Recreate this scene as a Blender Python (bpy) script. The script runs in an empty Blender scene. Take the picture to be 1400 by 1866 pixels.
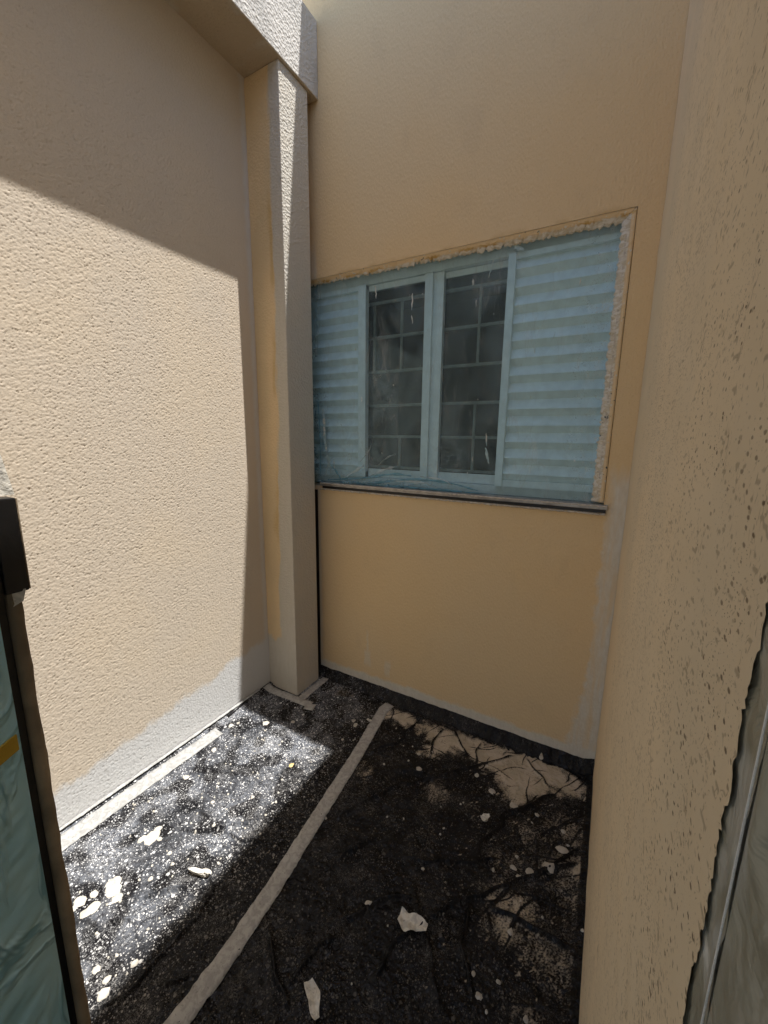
import bpy, bmesh, math, random
import numpy as np
from mathutils import Vector
rad = math.radians
sc = bpy.context.scene
# ---------------- camera, sky, sun, exposure ----------------
cd = bpy.data.cameras.new('camera'); cam = bpy.data.objects.new('camera', cd); sc.collection.objects.link(cam)
cd.sensor_fit = 'HORIZONTAL'; cd.sensor_width = 36.0; cd.lens = 36 * 729.08 / 1400; cd.clip_start = 0.01; cd.clip_end = 500
_y, _t, _r = rad(29.2611), rad(-10.5742), rad(0.7184)
F = Vector((-math.sin(_y)*math.cos(_t), math.cos(_y)*math.cos(_t), math.sin(_t)))
A0 = Vector((math.cos(_y), math.sin(_y), 0)); U0 = A0.cross(F)
A1 = A0*math.cos(_r) + U0*math.sin(_r); U1 = A1.cross(F)
from mathutils import Matrix
m = Matrix((A1, U1, -F)).transposed().to_4x4(); m.translation = (0, 0, 1.5)
cam.matrix_world = m; sc.camera = cam

SUN = Vector((1.0, 0.46, 4.0)).normalized()          # towards the sun
world = bpy.data.worlds.new('World'); sc.world = world; world.use_nodes = True
wt = world.node_tree; bg = wt.nodes['Background']; sky = wt.nodes.new('ShaderNodeTexSky')
sky.sky_type = 'NISHITA'; sky.sun_disc = False
sky.sun_elevation = math.asin(SUN.z); sky.sun_rotation = math.atan2(SUN.x, SUN.y)
sky.air_density = 1.0; sky.dust_density = 1.5; sky.ozone_density = 1.0
wt.links.new(sky.outputs[0], bg.inputs[0]); bg.inputs[1].default_value = 0.10
sl = bpy.data.lights.new('sun', 'SUN'); sl.energy = 3.2; sl.angle = rad(0.5); sl.color = (1.0, 0.965, 0.92)
so = bpy.data.objects.new('sun', sl); sc.collection.objects.link(so); so.rotation_euler = SUN.to_track_quat('Z', 'Y').to_euler(); so.location = (2, 1, 8)
sc.view_settings.view_transform = 'Standard'; sc.view_settings.look = 'None'
sc.view_settings.exposure = 1.6; sc.view_settings.gamma = 1.0; sc.view_settings.use_curve_mapping = False
sc.render.engine = 'CYCLES'; sc.cycles.max_bounces = 14; sc.cycles.diffuse_bounces = 8; sc.cycles.transparent_max_bounces = 16
sc.cycles.use_denoising = True; sc.cycles.caustics_reflective = False; sc.cycles.caustics_refractive = False

# ---------------- dimensions (metres) ----------------
XL, XR, D = -1.68, 0.075, 1.87          # side walls, back wall
RIM = 4.4                                # top of the light shaft
YF = 0.22                                # face of the front wall
PX, PY1, PY2 = -1.465, 1.60, 1.80        # pillar
ZH, ZS, WX0, WX1 = 2.338, 1.215, -1.70, -0.006   # window opening

# ---------------- helpers ----------------
def tag(o, label=None, cat=None, group=None, kind=None):
    if label: o['label'] = label
    if cat: o['category'] = cat
    if group: o['group'] = group
    if kind: o['kind'] = kind
    elif cat: o['kind'] = 'thing'
    return o
def empty(name, loc, label, cat, group=None):
    o = bpy.data.objects.new(name, None); sc.collection.objects.link(o); o.location = loc; o.empty_display_size = .1
    return tag(o, label, cat, group)
def link(name, me, mat, parent=None, smooth=False):
    o = bpy.data.objects.new(name, me); sc.collection.objects.link(o)
    if mat and not me.materials: me.materials.append(mat)
    if smooth: me.polygons.foreach_set('use_smooth', [True]*len(me.polygons))
    if parent:
        o.parent = parent
        # geometry is written in world coordinates: shift it to its thing's base
        p = parent
        off = Vector((0, 0, 0))
        while p: off += p.location; p = p.parent
        o.location = -off if parent.parent is None else Vector((0, 0, 0))
    return o
class MB:
    def __init__(s): s.bm = bmesh.new()
    def box(s, a, b, bev=0.0):
        a, b = [min(p, q) for p, q in zip(a, b)], [max(p, q) for p, q in zip(a, b)]
        vs = [s.bm.verts.new((x, y, z)) for x in (a[0], b[0]) for y in (a[1], b[1]) for z in (a[2], b[2])]
        fs = [s.bm.faces.new([vs[i] for i in f]) for f in ((0,1,3,2),(4,6,7,5),(0,4,5,1),(2,3,7,6),(0,2,6,4),(1,5,7,3))]
        if bev > 0:
            es = list({e for f in fs for e in f.edges})
            bmesh.ops.bevel(s.bm, geom=es, offset=bev, segments=2, affect='EDGES', profile=.6)
        return s
    def quad(s, *p): s.bm.faces.new([s.bm.verts.new(q) for q in p]); return s
    def prism(s, pts, axis, a, b):      # pts: 2-D outline, extruded along an axis from a to b
        def mk(p, t):
            q = [p[0], p[1]]; q.insert(axis, t); return s.bm.verts.new(q)
        va = [mk(p, a) for p in pts]; vb = [mk(p, b) for p in pts]; n = len(pts)
        s.bm.faces.new(va); s.bm.faces.new(vb[::-1])
        for i in range(n): s.bm.faces.new((va[i], vb[i], vb[(i+1) % n], va[(i+1) % n]))
        return s
    def tube(s, p0, p1, r, n=8):
        p0, p1 = Vector(p0), Vector(p1); d = (p1-p0).normalized(); a = d.orthogonal().normalized(); b = d.cross(a)
        r0 = [[s.bm.verts.new(p + (a*math.cos(2*math.pi*k/n) + b*math.sin(2*math.pi*k/n))*r) for k in range(n)] for p in (p0, p1)]
        for k in range(n): s.bm.faces.new((r0[0][k], r0[0][(k+1) % n], r0[1][(k+1) % n], r0[1][k]))
        s.bm.faces.new(r0[0][::-1]); s.bm.faces.new(r0[1]); return s
    def build(s, name, mat, parent=None, smooth=False):
        bmesh.ops.recalc_face_normals(s.bm, faces=s.bm.faces)
        me = bpy.data.meshes.new(name); s.bm.to_mesh(me); s.bm.free()
        return link(name, me, mat, parent, smooth)
def grid_mesh(name, P, mat, parent=None, flip=False, attrs=None, keep=None):
    """P: array (n, m, 3) of points -> one mesh sheet"""
    n, k = P.shape[:2]; idx = np.arange(n*k).reshape(n, k)
    q = np.stack([idx[:-1, :-1], idx[1:, :-1], idx[1:, 1:], idx[:-1, 1:]], -1).reshape(-1, 4)
    if keep is not None: q = q[keep.reshape(-1)]
    if flip: q = q[:, ::-1]
    me = bpy.data.meshes.new(name); me.vertices.add(n*k); me.vertices.foreach_set('co', P.reshape(-1).astype(np.float32))
    me.loops.add(q.size); me.loops.foreach_set('vertex_index', q.reshape(-1).astype(np.int32))
    me.polygons.add(len(q)); me.polygons.foreach_set('loop_start', np.arange(0, q.size, 4, dtype=np.int32))
    me.polygons.foreach_set('use_smooth', np.ones(len(q), dtype=bool))
    me.update(calc_edges=True)
    for key, v in (attrs or {}).items():
        a = me.attributes.new(key, 'FLOAT', 'POINT'); a.data.foreach_set('value', v.reshape(-1).astype(np.float32))
    return link(name, me, mat, parent)
_tiles = {}
def tile(seed, lo, hi, n=512, size=1.0, ax=1.0, ay=1.0):
    """periodic band-passed noise, features between lo and hi metres long, unit variance"""
    key = (seed, lo, hi, n, size, ax, ay)
    if key not in _tiles:
        r = np.random.default_rng(seed); w = np.fft.fft2(r.standard_normal((n, n)))
        fx = np.fft.fftfreq(n, size/n); k = np.hypot(fx[:, None]*ax, fx[None, :]*ay); k[0, 0] = 1e-9
        w *= np.exp(-(k*lo)**2) * (1-np.exp(-(k*hi)**2)); t = np.real(np.fft.ifft2(w)); _tiles[key] = t/t.std()
    return _tiles[key], size
def samp(ts, u, v):
    t, size = ts; n = t.shape[0]; a = (u/size) % 1*n; b = (v/size) % 1*n
    i = np.floor(a).astype(int); j = np.floor(b).astype(int); fa = a-i; fb = b-j
    i %= n; j %= n; i2 = (i+1) % n; j2 = (j+1) % n
    return (t[i, j]*(1-fa)+t[i2, j]*fa)*(1-fb) + (t[i, j2]*(1-fa)+t[i2, j2]*fa)*fb
def sstep(a, b, x): t = np.clip((x-a)/(b-a), 0, 1); return t*t*(3-2*t)

# ---------------- node expressions ----------------
class E:
    def __init__(s, g, sock): s.g, s.s = g, sock
    def __add__(s, o): return s.g.m('ADD', s, o)
    def __radd__(s, o): return s.g.m('ADD', s, o)
    def __sub__(s, o): return s.g.m('SUBTRACT', s, o)
    def __rsub__(s, o): return s.g.m('SUBTRACT', o, s)
    def __mul__(s, o): return s.g.m('MULTIPLY', s, o)
    def __rmul__(s, o): return s.g.m('MULTIPLY', s, o)
class G:
    def __init__(g, name):
        g.mat = bpy.data.materials.new(name); g.mat.use_nodes = True; g.t = g.mat.node_tree; g.n = g.t.nodes
        for x in list(g.n): g.n.remove(x)
        g.out = g.n.new('ShaderNodeOutputMaterial')
        geo = g.n.new('ShaderNodeNewGeometry'); g.pos = E(g, geo.outputs['Position'])
        sp = g.n.new('ShaderNodeSeparateXYZ'); g.t.links.new(geo.outputs['Position'], sp.inputs[0])
        g.x, g.y, g.z = [E(g, sp.outputs[i]) for i in range(3)]
    def put(g, sock, v):
        if isinstance(v, E): g.t.links.new(v.s, sock)
        elif v is not None:
            if isinstance(v, (tuple, list)) and sock.type == 'RGBA' and len(v) == 3: v = (*v, 1)
            sock.default_value = v
    def m(g, op, a, b=None, c=None, clamp=False):
        n = g.n.new('ShaderNodeMath'); n.operation = op; n.use_clamp = clamp
        for i, v in enumerate((a, b, c)): g.put(n.inputs[i], v)
        return E(g, n.outputs[0])
    def mx(g, a, b): return g.m('MAXIMUM', a, b)
    def mn(g, a, b): return g.m('MINIMUM', a, b)
    def ss(g, a, b, x, o0=0.0, o1=1.0):
        n = g.n.new('ShaderNodeMapRange'); n.interpolation_type = 'SMOOTHSTEP'
        for i, v in zip((0, 1, 2, 3, 4), (x, a, b, o0, o1)): g.put(n.inputs[i], v)
        return E(g, n.outputs[0])
    def vec(g, x, y, z):
        n = g.n.new('ShaderNodeCombineXYZ')
        for i, v in enumerate((x, y, z)): g.put(n.inputs[i], v)
        return E(g, n.outputs[0])
    def noise(g, scale, detail=2, rough=.5, v=None, stretch=None, off=0.0, dist=0.0):
        mp = g.n.new('ShaderNodeMapping'); g.put(mp.inputs[0], v or g.pos)
        mp.inputs['Scale'].default_value = stretch or (1, 1, 1); mp.inputs['Location'].default_value = (off, off*.7, off*1.3)
        n = g.n.new('ShaderNodeTexNoise'); g.t.links.new(mp.outputs[0], n.inputs['Vector'])
        n.inputs['Scale'].default_value = scale; n.inputs['Detail'].default_value = detail; n.inputs['Roughness'].default_value = rough; n.inputs['Distortion'].default_value = dist
        return E(g, n.outputs[0])
    def voro(g, scale, v=None, stretch=None, feature='F1', off=0.0, out='Distance', rnd=1.0):
        mp = g.n.new('ShaderNodeMapping'); g.put(mp.inputs[0], v or g.pos)
        mp.inputs['Scale'].default_value = stretch or (1, 1, 1); mp.inputs['Location'].default_value = (off, off*.7, off*1.3)
        n = g.n.new('ShaderNodeTexVoronoi'); n.feature = feature; g.t.links.new(mp.outputs[0], n.inputs['Vector'])
        n.inputs['Scale'].default_value = scale; n.inputs['Randomness'].default_value = rnd
        e = E(g, n.outputs[0])
        if feature == 'F1':
            sp = g.n.new('ShaderNodeSeparateColor'); g.t.links.new(n.outputs['Color'], sp.inputs[0]); e.rnd = E(g, sp.outputs[0])
        return e
    def mix(g, f, a, b):
        n = g.n.new('ShaderNodeMix'); n.data_type = 'RGBA'; n.clamp_factor = True
        g.put(n.inputs[0], f); g.put(n.inputs[6], a); g.put(n.inputs[7], b); return E(g, n.outputs[2])
    def attr(g, name):
        n = g.n.new('ShaderNodeAttribute'); n.attribute_name = name; return E(g, n.outputs['Fac'])
    def bump(g, h, strength=1.0, dist=0.002):
        n = g.n.new('ShaderNodeBump'); n.inputs['Strength'].default_value = strength; n.inputs['Distance'].default_value = dist
        g.put(n.inputs['Height'], h); return E(g, n.outputs[0])
    def bsdf(g, col, rough=.85, normal=None, metal=0.0, spec=.3, **kw):
        n = g.n.new('ShaderNodeBsdfPrincipled'); g.put(n.inputs['Base Color'], col); g.put(n.inputs['Roughness'], rough)
        g.put(n.inputs['Metallic'], metal); g.put(n.inputs['Specular IOR Level'], spec)
        if normal: g.put(n.inputs['Normal'], normal)
        for k, v in kw.items(): g.put(n.inputs[k.replace('_', ' ')], v)
        return n.outputs[0]
    def fin(g, shader): g.t.links.new(shader, g.out.inputs[0]); return g.mat
    def boxm(g, v, lo, hi, soft): return g.ss(lo-soft, lo+soft, v)*g.ss(hi+soft, hi-soft, v)
BEIGE = (0.59, 0.52, 0.425); BEIGE2 = (0.74, 0.57, 0.345); WHITE = (0.61, 0.62, 0.62); GREY = (0.46, 0.43, 0.37); OCHRE = (0.50, 0.33, 0.14)
# ---------------- materials ----------------
def mat_leftwall():
    g = G('fresh beige stucco'); cloud = g.noise(2.2, 3, off=3); c = g.mix(g.ss(.42, .62, cloud), BEIGE, (.61, .53, .42))
    c = g.mix(g.ss(.60, .75, g.noise(1.6, 4, off=9))*.35, c, (.62, .56, .47))
    gr = g.noise(260, 3, rough=.7); c = g.mix(g.ss(.56, .72, gr)*.40, c, (.34, .27, .19)); c = g.mix(g.ss(.45, .30, gr)*.3, c, (.70, .62, .50))
    # bare primer left along the base, stepped by the roller
    st = g.noise(7, 2, off=5, stretch=(1, 1, .15)); edge = g.noise(28, 3, off=2)
    zb = g.ss(.55, 1.6, g.y, .19, .31) + (st-.5)*.13 + (edge-.5)*.05
    prim = g.ss(-.02, .022, zb-g.z+(g.noise(120, 2)-.5)*.03)
    prim = g.mx(prim, g.ss(.03, .0, g.m('ABSOLUTE', g.y-(1.585+(edge-.5)*.03)))*.7)
    c = g.mix(prim*.95, c, WHITE)
    h = g.noise(190, 2)*.6
    return g.fin(g.bsdf(c, .9, g.bump(h, .6, .0015), spec=.2))
def pits(g, c, sc_=150, thr=.17, stretch=(1, 1, .75), dens=1.0):
    dn = g.noise(9, 2, off=4)
    v = g.voro(sc_, stretch=stretch, off=1.0, v=None); r = g.ss(.55, 1.0, v.rnd)*thr*1.6*g.ss(.3, .62, dn)*dens
    pit = g.ss(1.0, .5, g.m('DIVIDE', v, g.m('ADD', r, .001)))
    return pit
def mat_rightwall():
    g = G('pitted beige stucco'); cloud = g.noise(3, 3); c = g.mix(g.ss(.4, .65, cloud), (.74, .61, .425), (.78, .635, .435))
    far = g.ss(1.72, 1.2, g.y, 0.0, 1.0)
    hh = g.attr('pit'); wob = g.noise(500, 2)
    def dots(s_, st_, off, cut, thr):
        v = g.voro(s_, stretch=st_, off=off); return g.ss(1.0, .55, g.m('DIVIDE', v+(wob-.5)*.2, g.ss(cut, 1.0, v.rnd)*thr+.0005))
    dn = g.ss(.35, .65, g.noise(11, 3, off=14)); nearer = g.ss(1.5, .35, g.y, .45, 1.0)
    nr = g.ss(.85, .5, g.y); fr = g.ss(.5, .85, g.y)
    pit_shade = g.mx(g.mx(dots(330, (.3, .55, 1), 0, .30, .56), dots(170, (.3, .6, 1), 5, .72, .42))*nr, g.mx(dots(190, (.3, .22, 1), 3, .4, .48), dots(300, (.3, .2, 1), 9, .2, .5)*.6)*fr)*(.35+.65*dn)*nearer
    c = g.mix(g.mx(g.ss(.3, .8, hh)*.4, pit_shade*.92)*far, c, (.15, .10, .055))  # dark dots paint the pits' shadow into the stucco colour
    # pale thin coat at the inner corner and at the base
    edge = g.noise(30, 3)
    c = g.mix(g.ss(1.835, 1.86, g.y+(edge-.5)*.02)*g.ss(1.35, 1.1, g.z)*.7, c, (.58, .55, .48))
    c = g.mix(g.ss(.03, .0, g.z+(edge-.5)*.02)*.8, c, WHITE)
    h = g.noise(700, 2)*.35 + g.noise(220, 2)*.6
    return g.fin(g.bsdf(c, .9, g.bump(h, .5, .001), spec=.2))
def mat_backwall():
    g = G('combed beige stucco'); cloud = g.noise(1.4, 3, off=6); c = g.mix(g.ss(.4, .65, cloud), BEIGE2, (.75, .56, .32))
    gr = g.noise(230, 3, rough=.7, stretch=(1, 1, .6)); c = g.mix(g.ss(.55, .72, gr)*.30, c, (.42, .31, .18)); c = g.mix(g.ss(.45, .30, gr)*.25, c, (.78, .66, .46))
    edge = g.noise(22, 4, off=1); streak = g.noise(40, 3, stretch=(1, 1, .12), off=7); fine = g.noise(90, 3, stretch=(1, 1, .3))
    # brushed primer band along the floor, the corner below the sill, two runs near the floor
    band = g.ss(.012, -.012, g.z-(.095+(edge-.5)*.05+(g.noise(3, 1)-.5)*.04))
    cx_ = g.x-(.008-g.ss(.55, .0, g.z)*.06 + (edge-.5)*.05 + (streak-.5)*.05)
    corner = g.ss(-.01, .012, cx_)*g.ss(1.42, 1.30, g.z+(streak-.5)*.15)*(.7+.5*fine)
    def run(x0, z0, w, hgt, tail):
        dx = g.m('ABSOLUTE', g.x-x0+(edge-.5)*.03)
        body = g.ss(w, w*.55, dx)*g.boxm(g.z, z0-hgt, z0+hgt, .02)
        t = g.ss(.009, .003, dx)*g.boxm(g.z, z0, z0+tail, .02)
        return g.mx(body, t*.8)
    runs = g.mx(run(-1.15, .20, .028, .045, .17), run(-1.015, .17, .025, .045, .03))
    near = g.ss(-.01, .01, g.x-(-1.50+(edge-.5)*.03))
    left = g.ss(-1.475, -1.495, g.x+(edge-.5)*.02)*g.ss(2.55, 2.40, g.z)*.6
    mk = g.mx(g.mx(band, corner), g.mx(runs*.55, left))
    c = g.mix(mk*g.ss(.25, .6, streak+band*.4, .28, .80), c, g.mix(fine, (.56, .55, .50), (.78, .77, .72)))
    mot = g.noise(6, 4, off=12, stretch=(1, 1, .6)); c = g.mix(g.ss(.60, .75, mot)*.15, c, (.52, .40, .26))
    # damp ochre tint on the arris of the opening
    oc = g.ss(.035, .0, g.m('ABSOLUTE', g.z-ZH+.01))*g.boxm(g.x, -1.6, .0, .02)
    c = g.mix(oc*g.ss(.42, .62, g.noise(9, 3))*.55, c, OCHRE)
    rv = g.voro(110, stretch=(1, 1, .55), off=2); h = rv*.5 + g.noise(170, 3, stretch=(1, 1, .45))*.9 + streak*.5*mk
    return g.fin(g.bsdf(c, .88, g.bump(h, .9, .0026), spec=.22))
def mat_reveal():
    g = G('messy reveal filler'); n = g.noise(26, 4, off=2, dist=1.5, stretch=(1, 1, 2)); n2 = g.noise(70, 3)
    c = g.mix(g.ss(.42, .6, n), (.70, .67, .60), (.56, .50, .38)); inn = g.mx(g.ss(2.318, 2.326, g.z+(n-.5)*.02), g.ss(-.026, -.020, g.x+(n-.5)*.008)); c = g.mix(inn, c, BEIGE2); c = g.mix(g.ss(.007, .0, g.m('ABSOLUTE', g.z+(n-.5)*.02-2.322))*g.ss(.45, .6, g.noise(8, 2, off=8)), c, (.52, .33, .10))
    c = g.mix(g.ss(.60, .68, n2)*.8, c, (.70, .70, .68)); c = g.mix(g.ss(.66, .72, g.noise(60, 3, off=31)), c, (.10, .12, .12))
    return g.fin(g.bsdf(c, .7, g.bump((n*1.0+n2*.5)*(1.0-inn*.8), 1, .004)))
def mat_pillar():
    g = G('patchy pillar paint'); edge = g.noise(18, 4, off=3, stretch=(1, 1, .25)); fine = g.noise(60, 3, stretch=(1, 1, .2))
    c = g.mix(g.ss(.40, .6, g.noise(5, 3, stretch=(1, 1, .3))), BEIGE2, (.66, .52, .32))
    bx = g.ss(.3, 2.2, g.z, -1.575, -1.535) + (edge-.5)*.07
    pale = g.ss(-.008, .008, g.x-bx)
    base = g.ss(.02, -.02, g.z-(.33+(g.noise(11, 3, off=8)-.5)*.22))
    oc = g.ss(.025, .0, g.m('ABSOLUTE', g.x-bx+.012))*g.ss(.4, .6, g.noise(4, 3, off=11, stretch=(1, 1, .7)))
    c = g.mix(oc*.75, c, (.55, .38, .17)); c = g.mix(g.mx(pale, base)*.9, c, g.mix(fine, (.50, .48, .42), (.60, .58, .53)))
    c = g.mix(g.ss(-1.467, -1.463, g.x)*.9, c, g.mix(g.ss(.45, .65, g.noise(8, 3)), (.56, .55, .51), (.60, .57, .50)))
    h = g.noise(130, 2)*.7+g.voro(95)*.8
    return g.fin(g.bsdf(c, .88, g.bump(h, 1, .0032), spec=.2))
def mat_beam():
    g = G('grey primed render'); c = g.mix(g.ss(.4, .62, g.noise(5, 3)), (.50, .49, .46), (.60, .585, .55))
    under = g.ss(3.158, 3.152, g.z); c = g.mix(under*.85, c, g.mix(g.ss(.5, .66, g.noise(7, 4, off=4)), (.50, .40, .27), (.54, .49, .40)))
    h = g.noise(130, 2)*.7+g.voro(80)*.8
    return g.fin(g.bsdf(c, .88, g.bump(h, 1, .0032), spec=.2))
def mat_sheet():
    g = G('black plastic sheet with overspray'); ov = g.attr('over'); cr = g.attr('crease'); sp_ = g.attr('speck_sheen')
    xy = g.vec(g.x, g.y, 0.0)
    warp = g.noise(40, 2, v=xy)
    def spots(scale, thr, off, cut):
        v = g.voro(scale, v=xy, off=off); r = g.ss(cut, 1.0, v.rnd)*thr
        return g.ss(1.0, .72, g.m('DIVIDE', v+(warp-.5)*.15, g.m('ADD', r, .0005)))
    dens = g.ss(.32, .62, g.noise(4.5, 3, v=xy, off=5))
    s = g.mx(spots(52, .34, 0, .80), spots(105, .40, 3.1, .50))
    s = g.mx(s, g.mx(spots(170, .48, 6.2, .35), spots(300, .50, 1.7, .45)*.8*dens)*(.35+.65*dens))
    # curly scrapes: ridges of a distorted noise
    rn = g.m('ABSOLUTE', g.noise(75, 3, v=xy, off=9, dist=1.2)-.5); scr = g.ss(.022, .006, rn)*g.ss(.42, .6, g.noise(26, 2, v=xy, off=13))
    rn2 = g.m('ABSOLUTE', g.noise(38, 2, v=xy, off=19, dist=2.0)-.5); scr2 = g.ss(.012, .003, rn2)*g.ss(.45, .6, g.noise(12, 2, v=xy, off=23))
    rn3 = g.m('ABSOLUTE', g.noise(120, 2, v=xy, off=29, dist=1.6)-.5); scr3 = g.ss(.020, .005, rn3)*g.ss(.45, .62, g.noise(20, 2, v=xy, off=33))
    patch = g.ss(.38, .68, g.noise(7, 3, v=xy, off=41))
    s = g.mx(s*sp_, g.mx(g.mx(scr*.55, scr3*.5), scr2*.6)*(.06+.94*patch)*(.35+.65*sp_))*(1.0-cr*.85)
    grain = g.noise(160, 3, v=xy, off=2); strk = g.noise(26, 3, v=xy, stretch=(1.0, .25, 1), off=71, dist=.8)
    og = g.ss(.22, .74, ov + (strk-.5)*.5 + (grain-.5)*.75 + (g.noise(30, 4, v=xy)-.5)*.5 - cr*.9)
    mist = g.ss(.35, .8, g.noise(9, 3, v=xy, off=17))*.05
    c = g.mix(mist*.25 + g.ss(.6, 1.0, sp_)*.15*(.35+.65*dens)*g.ss(.25, .7, g.noise(60, 4, v=xy, off=81, rough=.7))*1.5, (.004, .004, .005), (.60, .65, .74)); c = g.mix(s, c, g.mix(g.ss(-1.3, -.7, g.x), (.70, .70, .70), (.62, .57, .49))); c = g.mix(og*.92, c, g.mix(g.ss(.4, .6, g.noise(14, 3, v=xy)), (.50, .43, .32), (.58, .50, .39)))  # bluish veil and whiter specks paint the sun's sheen over the sunlit side
    paint = g.mx(s, og)
    h = g.noise(220, 2, v=xy)*.10 + paint*.3 + g.voro(24, v=xy, off=4)*1.6 + g.voro(62, v=xy, off=8)*.7 + g.m('ABSOLUTE', g.noise(30, 2, v=xy, off=51, dist=1.5)-.5)*2.0
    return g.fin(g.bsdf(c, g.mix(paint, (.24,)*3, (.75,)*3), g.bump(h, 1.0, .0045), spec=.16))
def mat_tape(name, col=(.37, .36, .335), alpha=.97):
    g = G(name); n = g.noise(55, 4, dist=.8); n2 = g.noise(300, 2)
    c = g.mix(g.ss(.35, .65, n), tuple(v*.82 for v in col), tuple(min(1, v*1.15) for v in col))
    c = g.mix(g.ss(.6, .72, g.noise(120, 3, off=5))*.5, c, (.12, .115, .11))
    return g.fin(g.bsdf(c, .65, g.bump(n*.8+n2*.4, 1, .002)))
def plain(name, col, rough=.5, metal=0.0, var=.15, scale=25, bump=.0006, spec=.4):
    g = G(name); n = g.noise(scale, 4); c = g.mix(g.ss(.3, .7, n), tuple(v*(1-var) for v in col), tuple(min(1, v*(1+var)) for v in col))
    return g.fin(g.bsdf(c, rough, g.bump(g.noise(scale*6, 2), .6, bump), metal, spec))
def mat_film():
    g = G('pale blue masking film'); haze = g.noise(5, 4, off=3, stretch=(1, 1, .6), dist=1.0); cr = g.attr('crease')
    streak = g.m('ABSOLUTE', g.noise(9, 3, off=8, stretch=(1.6, 1, .35), dist=.5)-.5)  # pale lines painted as highlights on the film's wrinkles
    tr = g.n.new('ShaderNodeBsdfTransparent'); tr.inputs[0].default_value = (.74, .885, .95, 1)
    # paint flecks thrown on the film along its right-hand edge
    rim = g.ss(-.22, -.055, g.x+(g.noise(6, 2, off=4)-.5)*.12)*g.ss(2.30, 1.95, g.z, .35, 1.0)
    fleck = g.m('ABSOLUTE', g.noise(55, 3, off=21, dist=2.2)-.5); fl = g.ss(.020, .008, fleck)*g.ss(.50, .60, g.noise(32, 2, off=25))*rim
    v = g.voro(60, off=2, stretch=(1, 1, .5)); dots = g.ss(1.0, .6, g.m('DIVIDE', v, g.ss(.93, 1.0, v.rnd)*.18+.0005))
    fl = g.mx(fl, dots)
    def puff(x0, z0, rx, rz): return g.ss(1.0, .0, g.m('SQRT', g.m('POWER', (g.x-x0)*(1/rx), 2)+g.m('POWER', (g.z-z0)*(1/rz), 2)))
    puffs = g.mx(g.mx(puff(-1.07, 1.70, .14, .22), puff(-1.12, 1.42, .16, .20)), g.mx(puff(-.70, 1.40, .18, .16), puff(-1.30, 1.45, .16, .3)))*g.ss(.35, .62, g.noise(16, 4, off=61, dist=1.4))
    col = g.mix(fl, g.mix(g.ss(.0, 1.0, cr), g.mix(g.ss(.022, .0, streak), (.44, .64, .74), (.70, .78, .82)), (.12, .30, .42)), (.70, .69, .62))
    d = g.bsdf(col, .28, g.bump(g.noise(14, 3, off=6, dist=1.2)*1.0+g.noise(60, 2)*.25+g.ss(.03, .0, streak)*.08, .8, .004), spec=.6)
    fac = g.m('ADD', g.ss(.35, .72, haze)*.13 + g.ss(.022, .0, streak)*.07*g.ss(.4, .6, g.noise(5, 2, off=77)) + .07 + puffs*.14, g.mx(fl*.75, cr*.5), clamp=True)
    mx_ = g.n.new('ShaderNodeMixShader'); g.put(mx_.inputs[0], fac); g.t.links.new(tr.outputs[0], mx_.inputs[1]); g.t.links.new(d, mx_.inputs[2])
    return g.fin(mx_.outputs[0])
def mat_glass():
    g = G('window glass'); tr = g.n.new('ShaderNodeBsdfTransparent'); tr.inputs[0].default_value = (.82, .84, .84, 1)
    gl = g.n.new('ShaderNodeBsdfGlossy'); gl.inputs['Roughness'].default_value = .03
    mx_ = g.n.new('ShaderNodeMixShader'); fr = g.n.new('ShaderNodeFresnel'); fr.inputs[0].default_value = 1.5
    g.t.links.new(fr.outputs[0], mx_.inputs[0]); g.t.links.new(tr.outputs[0], mx_.inputs[1]); g.t.links.new(gl.outputs[0], mx_.inputs[2])
    return g.fin(mx_.outputs[0])
def mat_bluefilm():
    g = G('wrinkled blue wrapping film'); s = g.m('ABSOLUTE', g.noise(11, 3, off=2, stretch=(1, 1, .45), dist=1.2)-.5)
    c = g.mix(g.ss(.35, .7, g.noise(6, 3)), (.34, .64, .78), (.50, .78, .88)); c = g.mix(g.ss(.035, .0, s)*.7, c, (.12, .30, .38))
    v = g.voro(45, stretch=(1, 1, .5)); c = g.mix(g.ss(1.0, .6, g.m('DIVIDE', v, g.ss(.9, 1.0, v.rnd)*.16+.0005)), c, (.03, .05, .06))
    return g.fin(g.bsdf(c, .3, g.bump(g.ss(.08, .0, s)+g.noise(30, 3)*.4, .8, .003), spec=.6))
def mat_oldfilm():
    g = G('grey smeared masking film'); s = g.noise(9, 4, dist=1.5); c = g.mix(g.ss(.45, .62, s), (.33, .32, .25), (.46, .46, .41))
    c = g.mix(g.ss(.62, .72, g.noise(17, 3, off=7, dist=1))*.8, c, (.66, .66, .60)); c = g.mix(g.ss(.68, .75, g.noise(22, 2, off=17)), c, (.25, .13, .05))
    return g.fin(g.bsdf(c, .4, g.bump(g.noise(20, 4, dist=1.0), 1, .01), spec=.5))
def mat_ground():
    g = G('bare earth'); return g.fin(g.bsdf(g.mix(g.noise(.4, 4), (.16, .13, .10), (.24, .20, .15)), .95))
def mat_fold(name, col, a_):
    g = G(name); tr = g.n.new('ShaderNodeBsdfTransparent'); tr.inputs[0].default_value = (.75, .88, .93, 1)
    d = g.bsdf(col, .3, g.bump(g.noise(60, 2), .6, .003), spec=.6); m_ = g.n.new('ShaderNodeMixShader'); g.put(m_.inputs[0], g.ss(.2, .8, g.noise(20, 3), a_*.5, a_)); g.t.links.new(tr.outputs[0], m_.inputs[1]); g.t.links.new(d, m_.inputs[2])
    return g.fin(m_.outputs[0])
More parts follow.
